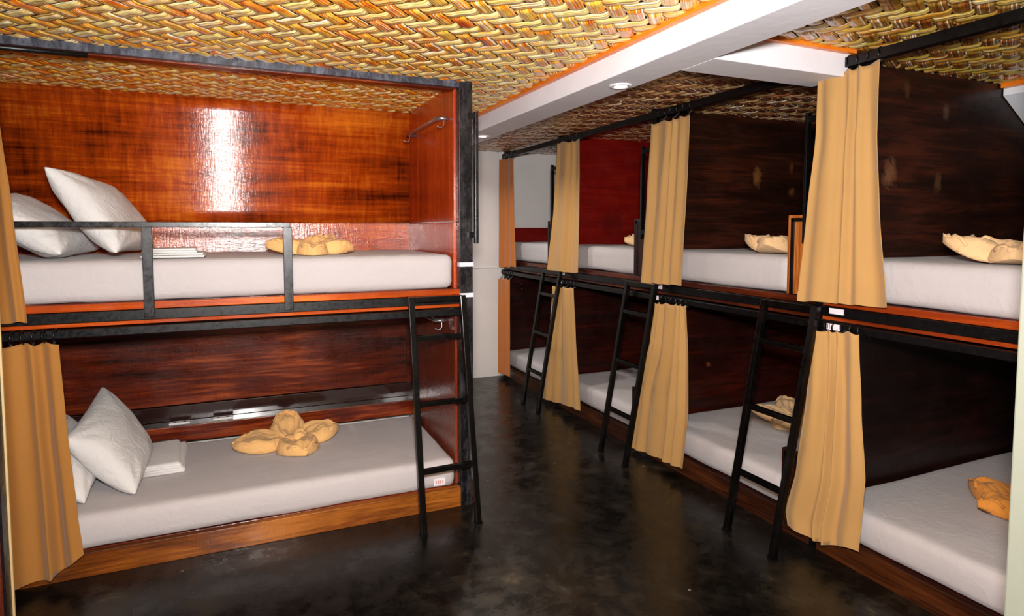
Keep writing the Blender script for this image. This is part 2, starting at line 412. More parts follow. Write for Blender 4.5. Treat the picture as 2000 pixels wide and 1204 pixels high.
# ceiling beams
o = struct('trim_2', B((1.48, -1.4, 2.15), (1.68, YE, 2.37)), M['white_beam'], 'long white boxed ceiling beam over the aisle', 0.004)
o = struct('trim_3', B((1.68, 1.90, 2.15), (2.43, 2.10, 2.266)), M['white_beam'], 'short white cross beam joining the long ceiling beam', 0.004)
struct('trim_4', B((1.452, -1.4, 2.244), (1.48, YE, 2.266)), M['mould'], 'orange wood moulding along the white beam')
struct('trim_5', B((1.68, 1.875, 2.246), (2.43, 1.90, 2.264)), M['mould'], 'orange wood moulding along the short cross beam')
struct('trim_6', B((1.68, 0.0, 2.235), (1.71, 1.875, 2.268)), M['panel_low'], 'dark red strip added behind the long beam in place of its shadow')  # dark strip standing in for the beam's shadow on the ceiling
# sloping underside above the nearest right bay
mb = MB(); prof = [(3.71, 2.262), (3.71, 2.20), (3.90, 2.075), (4.3, 1.80), (4.3, 2.262)]
for y in (0.2, 1.995): mb.v += [(x, y, z) for x, z in prof]
mb.f = [(0, 1, 2, 3, 4), (9, 8, 7, 6, 5)] + [(i, (i+1) % 5, 5+(i+1) % 5, 5+i)[::-1] for i in range(5)]
struct('trim_7', mb, M['white_slope'], 'white sloping soffit at the back of the nearest right bay')
struct('trim_8', B((3.675, 0.2, 2.235), (3.71, 1.99, 2.262)), M['mould'], 'orange moulding along the sloping white soffit')
# pale column at the right edge of the picture
struct('wall_pillar', B((1.525, 0.28, 0), (1.69, 0.77, 2.15)), M['offwhite'], 'off-white pillar close to the camera at the right edge', 0.004)

def downlight(x, y, lab, pw):
    t_ = thing('downlight', lab, 'ceiling light', (x, y, 2.148), 'recessed downlights in the white beam')
    mb = MB(); k = 32; pr = [(0.030, 0.004), (0.034, -0.006), (0.048, -0.006), (0.054, 0.001)]
    for r_, z_ in pr:
        for j in range(k): mb.v.append((x+r_*math.cos(2*PI*j/k), y+r_*math.sin(2*PI*j/k), 2.148+z_))
    for a_ in range(3):
        for j in range(k): mb.f.append((a_*k+j, a_*k+(j+1) % k, (a_+1)*k+(j+1) % k, (a_+1)*k+j))
    obj('trim_ring', mb, M['white_beam'], t_, True)
    mb = MB()
    for j in range(k): mb.v.append((x+0.030*math.cos(2*PI*j/k), y+0.030*math.sin(2*PI*j/k), 2.1475))
    mb.f = [tuple(range(k))]
    obj('lamp', mb, M['lampglow'], t_)
    l = bpy.data.lights.new('downlight_bulb', 'SPOT'); l.energy = pw; l.spot_size = 2.7; l.spot_blend = 0.8; l.shadow_soft_size = 0.03; l.color = (1, 0.9, 0.78)
    lo = bpy.data.objects.new('downlight_bulb', l); COL.objects.link(lo); lo.location = (0, 0, -0.012); lo.parent = t_
t = NT('warm_lamp_glow'); M['lampglow'] = t.set(Base_Color=(1, .9, .75, 1), Emission_Color=(1, 0.88, 0.7, 1), Emission_Strength=3.0)
downlight(1.60, 2.42, 'round white recessed downlight in the long beam, the nearer one', 5)
downlight(1.58, 4.12, 'round white recessed downlight in the long beam, beside the black bunk post', 28)

# ------------------------------------------------------------------ generic builders
def soft_box(name, a, b, r, seg, mat, amp, seed, origin, crown=0.0):
    """a mattress in a fitted sheet: rounded box, slight sag and wrinkles"""
    c = (Vector(a)+Vector(b))/2; h = (Vector(b)-Vector(a))/2
    bm = bmesh.new()
    nx, ny, nz = [max(2, int(2*h[i]/seg)) for i in range(3)]
    vm = {}
    def vert(i, j, k):
        key = (i, j, k)
        if key in vm: return vm[key]
        q = Vector((-1+2*i/nx, -1+2*j/ny, -1+2*k/nz)); p = Vector((q.x*h.x, q.y*h.y, q.z*h.z))
        inn = Vector([max(-(h[m]-r), min(h[m]-r, p[m])) for m in range(3)])
        d = p-inn
        if d.length > 1e-6: p = inn + d.normalized()*r
        w_ = noise.noise(Vector((p.x*3.0+seed, p.y*3.0, p.z*5)))*amp + noise.noise(Vector((p.x*12+seed, p.y*5, p.z*14+seed)))*amp*0.5
        nrm = d.normalized() if d.length > 1e-6 else Vector((0,0,1))
        p += nrm*w_
        if crown: p.z += crown*(1-q.x**2)*(1-q.y**2)*(1 if q.z > 0 else 0)
        v_ = bm.verts.new(c+p-Vector(origin)); vm[key] = v_; return v_
    def face(l): 
        try: bm.faces.new([vert(*x) for x in l])
        except ValueError: pass
    for i in range(nx):
        for j in range(ny):
            face([(i,j,nz),(i+1,j,nz),(i+1,j+1,nz),(i,j+1,nz)]); face([(i,j,0),(i,j+1,0),(i+1,j+1,0),(i+1,j,0)])
    for i in range(nx):
        for k in range(nz):
            face([(i,0,k),(i+1,0,k),(i+1,0,k+1),(i,0,k+1)]); face([(i,ny,k),(i,ny,k+1),(i+1,ny,k+1),(i+1,ny,k)])
    for j in range(ny):
        for k in range(nz):
            face([(0,j,k),(0,j,k+1),(0,j+1,k+1),(0,j+1,k)]); face([(nx,j,k),(nx,j+1,k),(nx,j+1,k+1),(nx,j,k+1)])
    me = bpy.data.meshes.new(name); bm.to_mesh(me); bm.free()
    me.polygons.foreach_set('use_smooth', [True]*len(me.polygons)); me.materials.append(mat)
    o = bpy.data.objects.new(name, me); COL.objects.link(o); o.location = origin; ORG[o.name] = Vector(origin)
    return o
_ms = [0]
def mattress(a, b, label, group):
    _ms[0] += 3.7
    org = ((a[0]+b[0])/2, (a[1]+b[1])/2, a[2])
    o = soft_box('mattress', a, b, 0.035, 0.03, M['sheet'], 0.0045, _ms[0], org, 0.004)
    return tag(o, label, 'mattress', group)

def ladder(pts, label, rail_x):
    """pts: (top_left, foot_left, top_right, foot_right)"""
    tl, fl, tr, fr = [Vector(p) for p in pts]
    c = (fl+fr)/2
    t_ = thing('bunk_ladder', label, 'ladder', (c.x, c.y, 0), 'black ladders leaning on the bunks')
    ac = (fr-fl).normalized()
    for a_, f_ in ((tl, fl), (tr, fr)):
        r_ = obj('rail', MB().bar(a_, f_+Vector((0, 0, 0.004)), 0.03, 0.03, up=ac), M['ladder'], t_, bevel=0.003)
        obj('foot_cap', MB().bar(f_+Vector((0, 0, 0.012)), f_, 0.034, 0.034, up=ac), M['black'], r_)
    def at(z):
        k = (tl.z-z)/tl.z; return tl.lerp(fl, k), tr.lerp(fr, k)
    for z in (0.30, 0.625, 0.95):
        a_, b_ = at(z); obj('rung', MB().bar(a_, b_, 0.024, 0.026), M['ladder'], t_, bevel=0.002)
    a_, b_ = at(tl.z-0.013); obj('top_bar', MB().bar(a_, b_, 0.026, 0.028), M['ladder'], t_, bevel=0.002)
    # hooks over the bed beam
    n = Vector((0, 1, 0)) if rail_x else Vector((1, 0, 0))
    for p in (tl.lerp(tr, 0.04), tl.lerp(tr, 0.96)):
        obj('hook_plate', MB().bar(p+Vector((0,0,-0.004)), p+n*(0.075)+Vector((0,0,-0.004)), 0.03, 0.005), M['ladder'], t_)
    return t_

def keyed(keys, t_):
    for (a_, va), (b_, vb) in zip(keys, keys[1:]):
        if t_ <= b_:
            k = (t_-a_)/(b_-a_); k = k*k*(3-2*k)*0.4+k*0.6
            return va+(vb-va)*k
    return keys[-1][1]
def curtain(label, axis, plane, left, right, ztop, zbot, nf, amp, mat, seed, rod, group, ampkeys=((0, .45), (.3, .8), (1, 1))):
    """axis: coordinate along which the rod runs; left/right: keyed edges down the drop; ztop/zbot: functions of s"""
    rnd = random.Random(seed); nf = nf*0.85
    mid = (keyed(left, 0)+keyed(right, 0))/2
    org = (plane, mid, ztop(0.5)) if axis == 'y' else (mid, plane, ztop(0.5))
    t_ = thing('curtain', label, 'curtain', org, group)
    ph = rnd.uniform(0, 6); f1 = rnd.uniform(0.3, 0.5)*nf; ph2 = rnd.uniform(0, 6)
    warp = [rnd.uniform(-0.35, 0.35) for _ in range(4)]
    sgn = -1
    def pos(s, k):
        L, R = keyed(left, k), keyed(right, k)
        z = ztop(s)*(1-k)+zbot(s)*k
        sw = s + 0.05*math.sin(2*PI*s*1.5+ph2) + 0.02*math.sin(k*3+seed)*math.sin(PI*s)
        th = 2*PI*nf*sw+ph
        A = amp*keyed(ampkeys, k)*0.5*(0.7+0.6*noise.noise(Vector((s*2.5+seed, k*1.5, 3)))+0.3)
        prof = math.sin(th); prof = math.copysign(abs(prof)**0.9, prof)
        off = A*(prof + 0.35*math.sin(2*PI*f1*s+ph2+k*1.2)) + 0.004*noise.noise(Vector((s*6+seed, k*4, seed)))
        off *= 0.35+0.65*min(1, math.sin(PI*s)*2.2)
        lat = L+(R-L)*s + 0.16*A*math.cos(th)*(1 if R > L else -1)*math.sin(PI*s)
        off2 = off - 0.012*math.sin(PI*s)
        z += 0.006*math.cos(th)*(1-k)**6 + 0.004*math.sin(th)*k**6
        return (plane+sgn*off2, lat, z) if axis == 'y' else (lat, plane+sgn*off2, z)
    o = obj('fabric', MB().grid(110, 44, pos), mat, t_, True)
    m_ = o.modifiers.new('thickness', 'SOLIDIFY'); m_.thickness = 0.0022; m_.offset = 0
    # stitched hem: a slightly proud band near the bottom edge
    def hem(s, k):
        q = Vector(pos(s, 0.955+0.044*k)); 
        if axis == 'y': q.x -= 0.0022
        else: q.y -= 0.0022
        return q
    h_ = obj('hem', MB().grid(110, 2, hem), mat, t_, True)
    # black rings on the rod, each with a short clip to the cloth
    nr = 6
    for i in range(nr):
        s = (i+0.5)/nr
        L, R = keyed(left, 0), keyed(right, 0); la = L+(R-L)*s
        rr = rod[2]+0.006; pts = []
        for j in range(16):
            a_ = 2*PI*j/16; dx, dz = rr*math.cos(a_), rr*math.sin(a_)
            tilt = 0.15*dz*(1 if i % 2 else -1)
            pts.append((rod[0]+dx, la+tilt, rod[1]+dz) if axis == 'y' else (la+tilt, rod[0]+dx, rod[1]+dz))
        g = obj('curtain_ring', MB().tube(pts, 0.0035, 6, closed=True), M['black'], t_, True)
        zc = ztop(s); a3 = Vector((rod[0], la, rod[1]-rr)) if axis == 'y' else Vector((la, rod[0], rod[1]-rr))
        b3 = Vector(pos(s, 0.0)); b3.z -= 0.004
        obj('clip', MB().bar(a3, b3, 0.007, 0.003, up=(1, 0.1, 0)), M['metal'] if i % 2 else M['black'], g)
    return t_

def pillow(name, A, Bc, C, D, thick, seed, label, group):
    """corners in order round the pillow; bulges along its normal"""
    A, Bc, C, D = [Vector(p) for p in (A, Bc, C, D)]
    n = ((C-A).cross(D-Bc)).normalized(); ctr = (A+Bc+C+D)/4
    mb = MB(); N = 28
    def side(sg):
        def fn(u, v):
            uu, vv = 2*u-1, 2*v-1
            pin = 0.09
            us = uu*(1-pin*(1-vv*vv)*abs(uu)**3) ; vs_ = vv*(1-pin*(1-uu*uu)*abs(vv)**3)
            a_, b_ = (us+1)/2, (vs_+1)/2
            p = A*(1-a_)*(1-b_)+Bc*a_*(1-b_)+C*a_*b_+D*(1-a_)*b_
            e = max(0, (1-uu*uu))*max(0, (1-vv*vv))
            h = thick*(e**0.42)*0.5
            wr = noise.noise(Vector((uu*1.5+seed, vv*1.5, seed)))*0.018*e**0.5
            # creases running in from the corners
            r_ = math.hypot(abs(uu)-1, abs(vv)-1); an = math.atan2(1-abs(vv), 1-abs(uu)+1e-6)
            wr += 0.010*math.sin(an*11+seed+uu*2)*max(0, 1-r_/0.9)*min(1, r_*3)
            sag = -0.012*(1-abs(uu))*(1-abs(vv))
            q = p + n*(sg*h+wr*1.0); q.z += sag
            return q
        return fn
    mb.grid(N, N, side(1)); k = len(mb.v)
    m2 = MB().grid(N, N, side(-1))
    mb.f += [tuple(i+k for i in f[::-1]) for f in m2.f]; mb.v += m2.v
    base = (ctr.x, ctr.y, min(p.z for p in (A, Bc, C, D)))
    o = obj(name, mb, M['pillow'], None, True, origin=base)
    bm = bmesh.new(); bm.from_mesh(o.data); bmesh.ops.remove_doubles(bm, verts=bm.verts, dist=0.0008); bmesh.ops.recalc_face_normals(bm, faces=bm.faces); bm.to_mesh(o.data); bm.free()
    o.data.polygons.foreach_set('use_smooth', [True]*len(o.data.polygons))
    m_ = o.modifiers.new('sub', 'SUBSURF'); m_.levels = 1; m_.render_levels = 1
    return tag(o, label, 'pillow', group)

def folded(name, c, sx, sy, h, rot, layers, label, group, cat='linen'):
    """a stack of folded cloth layers; rounded fold on one side"""
    t_ = thing(name, label, cat, c, group)
    lh = h/layers; R = Matrix.Rotation(rot, 3, 'Z')
    for i in range(layers):
        pts = []; k = 8
        x0, x1 = -sx/2+i*0.004, sx/2-i*0.006
        z0, z1 = i*lh, (i+1)*lh*0.985
        prof = [(x0, z0+lh*0.08), (x1-lh/2, z0)] + [(x1-lh/2+lh/2*math.cos(a_), (z0+z1)/2+(z1-z0)/2*math.sin(a_)) for a_ in [-PI/2+PI*j/k for j in range(1, k)]] + [(x1-lh/2, z1), (x0, z1-lh*0.06)]
        ny = 10; mb = MB(); m = len(prof)
        for j in range(ny+1):
            y = -sy/2+sy*j/ny
            for (x, z) in prof:
                w_ = 0.003*noise.noise(Vector((x*20+i*5, y*14, i*3.3)))
                v_ = R @ Vector((x+w_*1.5, y*(1-0.015*i), z+w_*(0.3 if i == 0 and z < lh*.5 else 1)))
                mb.v.append(tuple(v_+Vector(c)))
        for j in range(ny):
            for q in range(m): mb.f.append((j*m+q, j*m+(q+1) % m, (j+1)*m+(q+1) % m, (j+1)*m+q))
        mb.f += [tuple(range(m))[::-1], tuple(ny*m+q for q in range(m))]
        obj('fold', mb, M['linen'], t_, True)
    return t_

def towel_flower(c, R, label, seed, angles=None, lens=None, wid=0.46, tilt=0.0, mat=None, lift=None):
    """a bath towel folded into a five-petalled flower"""
    rnd = random.Random(seed); mat = mat or M['towel']
    t_ = thing('folded_towel', label, 'towel', c, 'towels folded into flowers')
    angles = angles or [math.radians(a_) for a_ in (15, 85, 160, 230, 300)]
    lens = lens or [1, 0.85, 1, 0.9, 0.95]; lift = lift or [0.3]*5
    for idx, (an, ln, lf) in enumerate(zip(angles, lens, lift)):
        d = Vector((math.cos(an), math.sin(an), 0)); n = Vector((-d.y, d.x, 0)); L = R*ln; W = L*wid
        s0 = rnd.uniform(0, 9); tp = rnd.uniform(0.55, 1.0)
        def outline(u):   # half-width along the petal
            return W*(math.sin(PI*min(1, u**0.75))**tp)*(0.6+0.4*u)+0.010*(1-u)
        def top(u, v):
            vv = 2*v-1; hw = outline(u)*0.98 if 0 < u < 1 else 0.002
            x = L*(0.02+0.98*u)
            e = (1-abs(vv)**2.6)**0.5
            rim = math.exp(-((abs(vv)-0.72)/0.2)**2)
            z = 0.055*e*(0.45+0.55*math.sin(PI*min(1, u*0.9+0.1)))
            z += 0.026*rim*math.sin(PI*u)**0.6 - 0.018*math.exp(-(vv/0.35)**2)*math.sin(PI*u)
            z += 0.028*math.exp(-((u-0.62)/0.17)**2)*math.exp(-((vv-0.1)/0.42)**2)   # rolled inner fold
            z += lf*0.14*u**2.2
            z += 0.0065*math.sin(vv*15+s0+u*3)*math.sin(PI*u)*(1-u*0.5)
            z += 0.013*noise.noise(Vector((x*18+s0, vv*3.0, s0)))
            return Vector(c)+d*x+n*(vv*hw)+Vector((0, 0, max(0.003, z)))
        def bot(u, v):
            vv = 2*v-1; hw = outline(u)*(0.98 if 0 < u < 1 else 0)
            hw = max(hw, 0.002)
            x = L*(0.02+0.98*u); z = lf*0.14*u**2.2*max(0, (u-0.1))
            return Vector(c)+d*x+n*(vv*hw*0.93)+Vector((0, 0, min(z, 0.11)))
        mb = MB().grid(26, 22, top); k = len(mb.v); m2 = MB().grid(26, 22, bot)
        mb.f += [tuple(i+k for i in f[::-1]) for f in m2.f]; mb.v += m2.v
        # side skirts
        for (j) in (0, 22):
            for i in range(26):
                a_ = i*23+j; b_ = (i+1)*23+j; mb.f.append((a_, b_, b_+k, a_+k) if j == 0 else (b_, a_, a_+k, b_+k))
        for i in (0, 26):
            for j in range(22):
                a_ = i*23+j; mb.f.append((a_, a_+k, a_+k+1, a_+1) if i == 0 else (a_, a_+1, a_+k+1, a_+k))
        o = obj('petal', mb, mat, t_, True)
        # a soft lip lying over the petal's far edge
        pts = []
        for i in range(15):
            v = 0.06+0.88*i/14; u = 0.93-0.30*abs(2*v-1)**2.4
            q = top(u, v); q.z += 0.001; pts.append(q)
        obj('rolled_edge', MB().tube(pts, 0.0075, 7), mat, o, True)
    # the twist in the middle
    def knot(u, v):
        a_ = 2*PI*u; ph = PI*(v-0.5)
        r_ = 0.042*(1+0.16*math.sin(5*a_+v*4))*math.cos(ph)
        return Vector(c)+Vector((r_*math.cos(a_), r_*math.sin(a_), 0.026+0.026*math.sin(ph)))
    obj('knot', MB().grid(30, 12, knot), mat, t_, True)
    return t_

def hook_rail(par, x, y0, y1, z):
    """small metal bar standing off a side panel, with two hooks"""
    so = 0.055
    hr = obj('hook_rail', MB().tube([(x, y0, z), (x-so*0.7, y0, z+0.001), (x-so, y0+0.02, z), (x-so, y1-0.02, z), (x-so*0.7, y1, z), (x, y1, z)], 0.011, 10), M['metal'], par, True)
    for y in (y0-0.004, y1-0.05):
        hx = x-so*0.45 if y == y0-0.004 else x-so
        pts = [(hx, y, z+0.035), (hx, y, z-0.03)] + [(hx-0.02+0.02*math.cos(a_), y-0.001, z-0.03-0.02*math.sin(a_)) for a_ in [PI*j/8*0.85 for j in range(1, 9)]]
        obj('hook', MB().tube(pts, 0.003, 7), M['metal'], hr, True)
    return hr

# ------------------------------------------------------------------ left bunk
YF = 3.09; XL = -1.25; XS = 1.04
lb = thing('bunk_bed', 'red varnished double-deck wooden bunk with black frame along the left wall', 'bunk bed', (0.0, 3.6, 0))
P = lambda name, a, b, mat, par=lb, bev=0.002: obj(name, B(a, b), M[mat], par, bevel=bev)
P('post', (1.053, YF-0.005, 0), (1.125, YF+0.055, CZ-0.006), 'black_post')
P('post', (1.053, 4.1, 0), (1.125, 4.16, CZ-0.006), 'black_post')
P('post', (XL-0.06, YF-0.005, 0), (XL, YF+0.055, CZ-0.006), 'black_post')
P('top_beam', (XL, YF-0.005, 2.228), (1.053, YF+0.03, CZ-0.008), 'grey_edge')
P('top_batten', (XL, YF+0.03, 2.222), (1.04, YF+0.085, CZ-0.008), 'panel_low')
for zz in (1, 0):
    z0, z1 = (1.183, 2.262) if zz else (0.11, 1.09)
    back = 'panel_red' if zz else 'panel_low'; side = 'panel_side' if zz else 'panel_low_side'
    if zz:
        mb = MB(); NZ = 10
        for j in range(NZ+1):
            z = 1.537+(z1-1.537)*j/NZ; yb = 4.10-0.105*max(0, z-1.56)**2   # plywood bowed forward at the top, curve shaped to stretch the flash highlight
            mb.v += [(XL, yb, z), (XS, yb, z), (XS, yb+0.012, z), (XL, yb+0.012, z)]
        mb.f = [(0, 3, 2, 1), (NZ*4, NZ*4+1, NZ*4+2, NZ*4+3)]+[(j*4+q, j*4+(q+1) % 4, j*4+4+(q+1) % 4, j*4+4+q) for j in range(NZ) for q in range(4)]
        bp = obj('back_panel', mb, M[back], lb, True)
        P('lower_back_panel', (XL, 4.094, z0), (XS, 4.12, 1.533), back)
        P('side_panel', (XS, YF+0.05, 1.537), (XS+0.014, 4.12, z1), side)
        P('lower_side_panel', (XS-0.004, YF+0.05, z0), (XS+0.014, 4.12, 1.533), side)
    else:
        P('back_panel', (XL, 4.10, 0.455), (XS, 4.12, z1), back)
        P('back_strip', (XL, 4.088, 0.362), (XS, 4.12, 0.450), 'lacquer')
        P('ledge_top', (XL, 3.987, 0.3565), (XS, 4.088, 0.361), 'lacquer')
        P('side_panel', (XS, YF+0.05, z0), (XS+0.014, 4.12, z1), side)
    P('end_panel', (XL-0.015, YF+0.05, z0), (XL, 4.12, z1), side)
P('corner_batten', (XS-0.03, 4.078, 0.455), (XS, 4.10, 1.09), 'panel_low')
P('ledge', (XL, 3.985, 0.262), (XS, 4.10, 0.358), 'panel_low', bev=0.005)
for x in (-0.353, -0.125):
    o = P('power_outlet', (x-0.055, 4.0, 0.361), (x+0.055, 4.045, 0.373), 'plastic', bev=0.003)
    for dx in (-0.025, 0.025): obj('socket', B((x+dx-0.008, 4.012, 0.3725), (x+dx+0.008, 4.032, 0.3735)), M['slot'], o)
P('deck', (XL, YF+0.03, 1.105), (XS, 4.12, 1.183), 'panel_low')
P('deck_edge', (XL, YF-0.002, 1.150), (1.053, YF+0.03, 1.180), 'wood_orange')
P('front_beam', (XL, YF-0.012, 1.104), (1.053, YF+0.03, 1.148), 'black')
P('lower_edge', (XL, YF-0.004, 1.086), (1.053, YF+0.03, 1.102), 'wood_orange')
P('curtain_rail', (XL, YF-0.035, 1.046), (1.053, YF+0.02, 1.080), 'black')
P('plinth', (XL, YF, 0), (1.053, YF+0.03, 0.106), 'plinth')
P('lower_deck', (XL, YF+0.03, 0.08), (XS, 4.12, 0.110), 'panel_low')
gr = obj('guard_rail', B((-0.92, YF-0.028, 1.504), (0.212, YF-0.003, 1.528)), M['black_post'], lb, bevel=0.002)
for x in (-0.92, -0.39, 0.180):
    obj('upright', B((x, YF-0.030, 1.116), (x+0.040, YF-0.013, 1.506)), M['black_post'], gr, bevel=0.002)
gh = obj('grab_handle', B((1.133, YF-0.03, 1.42), (1.150, YF+0.004, 2.108)), M['black_post'], lb, bevel=0.002)
for z in (1.45, 2.07): obj('bracket', B((1.10, YF-0.02, z), (1.14, YF-0.004, z+0.03)), M['black'], gh)
for z in (1.298, 1.135):
    obj('label_band', B((1.050, YF-0.007, z), (1.128, YF+0.03, z+0.022)), M['label'], lb)
rodu = obj('upper_curtain_rod', MB().tube([(XL, YF-0.06, 2.20), (-0.55, YF-0.06, 2.20)], 0.011, 12), M['black'], lb, True)
hook_rail(lb, XS, 3.235, 3.90, 2.09)
hook_rail(lb, XS, 3.30, 3.90, 0.985)
mattress((XL+0.02, YF+0.012, 1.184), (1.025, 4.03, 1.362), 'long white mattress on the upper deck of the left bunk, behind the guard rail', 'mattresses of the left bunk')
lm = mattress((XL+0.02, YF+0.012, 0.112), (1.028, 3.975, 0.262), 'long white mattress on the lower deck of the left bunk, behind the ladder', 'mattresses of the left bunk')
sw = obj('tag_label', B((0.905, YF+0.0075, 0.132), (0.968, YF+0.0125, 0.170)), M['label'], lm)
for k in range(4): obj('print_mark', B((0.915+k*0.012, YF+0.0065, 0.142), (0.922+k*0.012, YF+0.008, 0.160)), M['print'], sw)

ladder(((0.770, 3.02, 1.155), (0.783, 2.86, 0), (1.042, 3.02, 1.155), (1.072, 2.875, 0)), 'black steel ladder leaning on the left bunk beside its corner post', True)

# pillows
G = 'white pillows on the left bunk'
pillow('pillow', (-0.47, 3.22, 0.275), (-0.47, 3.80, 0.275), (-0.70, 3.86, 0.665), (-0.76, 3.27, 0.56), 0.20, 2.0, 'white pillow leaning on the lower deck, the front one of the pair', G)
pillow('pillow', (-0.66, 3.20, 0.275), (-0.66, 3.80, 0.275), (-0.95, 3.84, 0.60), (-0.98, 3.22, 0.58), 0.18, 5.0, 'white pillow on the lower deck, half hidden behind the front pillow and curtain', G)
pillow('pillow', (-0.50, 3.17, 1.385), (-0.42, 3.78, 1.39), (-0.62, 3.84, 1.70), (-0.77, 3.24, 1.77), 0.19, 8.0, 'white pillow leaning on the upper deck, the front one with a tall corner', G)
pillow('pillow', (-0.70, 3.17, 1.385), (-0.66, 3.76, 1.39), (-1.02, 3.80, 1.66), (-1.05, 3.20, 1.62), 0.18, 11.0, 'white pillow on the upper deck, lying back behind the tall-cornered pillow', G)
G = 'folded white linen on the left bunk'
folded('folded_linen', (-0.395, 3.70, 0.268), 0.19, 0.47, 0.022, 0.04, 2, 'flat folded white sheet on the lower mattress, underneath', G)
folded('folded_linen', (-0.42, 3.69, 0.2905), 0.19, 0.44, 0.022, 0.09, 2, 'flat folded white pillowcase on the lower mattress, on top of the folded sheet', G)
folded('folded_linen', (-0.28, 3.28, 1.368), 0.25, 0.26, 0.020, 0.0, 2, 'thin folded white sheet on the upper mattress, underneath', G)
folded('folded_linen', (-0.30, 3.30, 1.3885), 0.22, 0.22, 0.020, 0.05, 2, 'thin folded white sheet on the upper mattress, on top of the other', G)
D = math.radians
towel_flower((0.235, 3.70, 0.266), 0.31, 'peach towel flower on the lower mattress of the left bunk', 3,
             [D(14), D(92), D(181), D(282), D(340)], [0.92, 0.85, 1.0, 0.92, 0.3], 0.52, lift=[.25, .75, .15, .1, .1])
towel_flower((0.33, 3.36, 1.367), 0.26, 'peach towel flower on the upper mattress of the left bunk, behind the guard rail', 5,
             [D(0), D(60), D(128), D(190), D(270)], [0.85, 0.9, 0.9, 0.85, 0.75], 0.5, lift=[.12, .5, .35, .3, .0])

# left curtains
curtain('mustard curtain hanging at the left end of the upper deck', 'x', YF-0.06,
        ((0, -1.02), (1, -1.0)), ((0, -0.86), (0.25, -0.85), (0.55, -0.825), (1, -0.795)),
        lambda s: 2.17, lambda s: 1.118+0.006*s, 3, 0.022, M['curtain_left'], 21, (YF-0.06, 2.20, 0.011), 'curtains of the left bunk')
curtain('mustard curtain hanging at the left end of the lower deck', 'x', YF-0.075,
        ((0, -0.90), (1, -0.90)), ((0, -0.688), (0.35, -0.675), (0.8, -0.65), (1, -0.635)),
        lambda s: 1.034, lambda s: 0.045+0.09*max(0, s-0.55)/0.45, 3, 0.042, M['curtain_left'], 22, (YF-0.055, 1.062, 0.02), 'curtains of the left bunk')

# the neighbouring bunk whose side shows at the left edge of the picture
nb = thing('bunk_bed', 'brown-red side of another bunk, cut off by the left picture edge', 'bunk bed', (-0.6, 1.2, 0))
NX = -0.535
P('side_panel', (NX-0.025, 0.35, 1.16), (NX-0.008, 1.80, 2.0), 'locker', nb)
P('side_panel', (NX-0.025, 0.35, 0.0), (NX-0.008, 1.80, 1.115), 'locker', nb)
P('deck_beam', (NX-0.025, 0.35, 1.118), (NX, 1.80, 1.157), 'black', nb)
P('post', (NX-0.04, 1.80, 0), (NX-0.004, 1.842, 2.05), 'black', nb)
P('edge_strip', (NX-0.008, 1.842, 0), (NX, 1.848, 2.05), 'cream', nb, 0)
P('top_beam', (NX-0.04, 0.35, 2.0), (NX-0.003, 1.80, 2.05), 'black', nb)
P('end_panel', (-1.5, 1.805, 0.0), (NX-0.04, 1.825, 2.0), 'locker', nb)

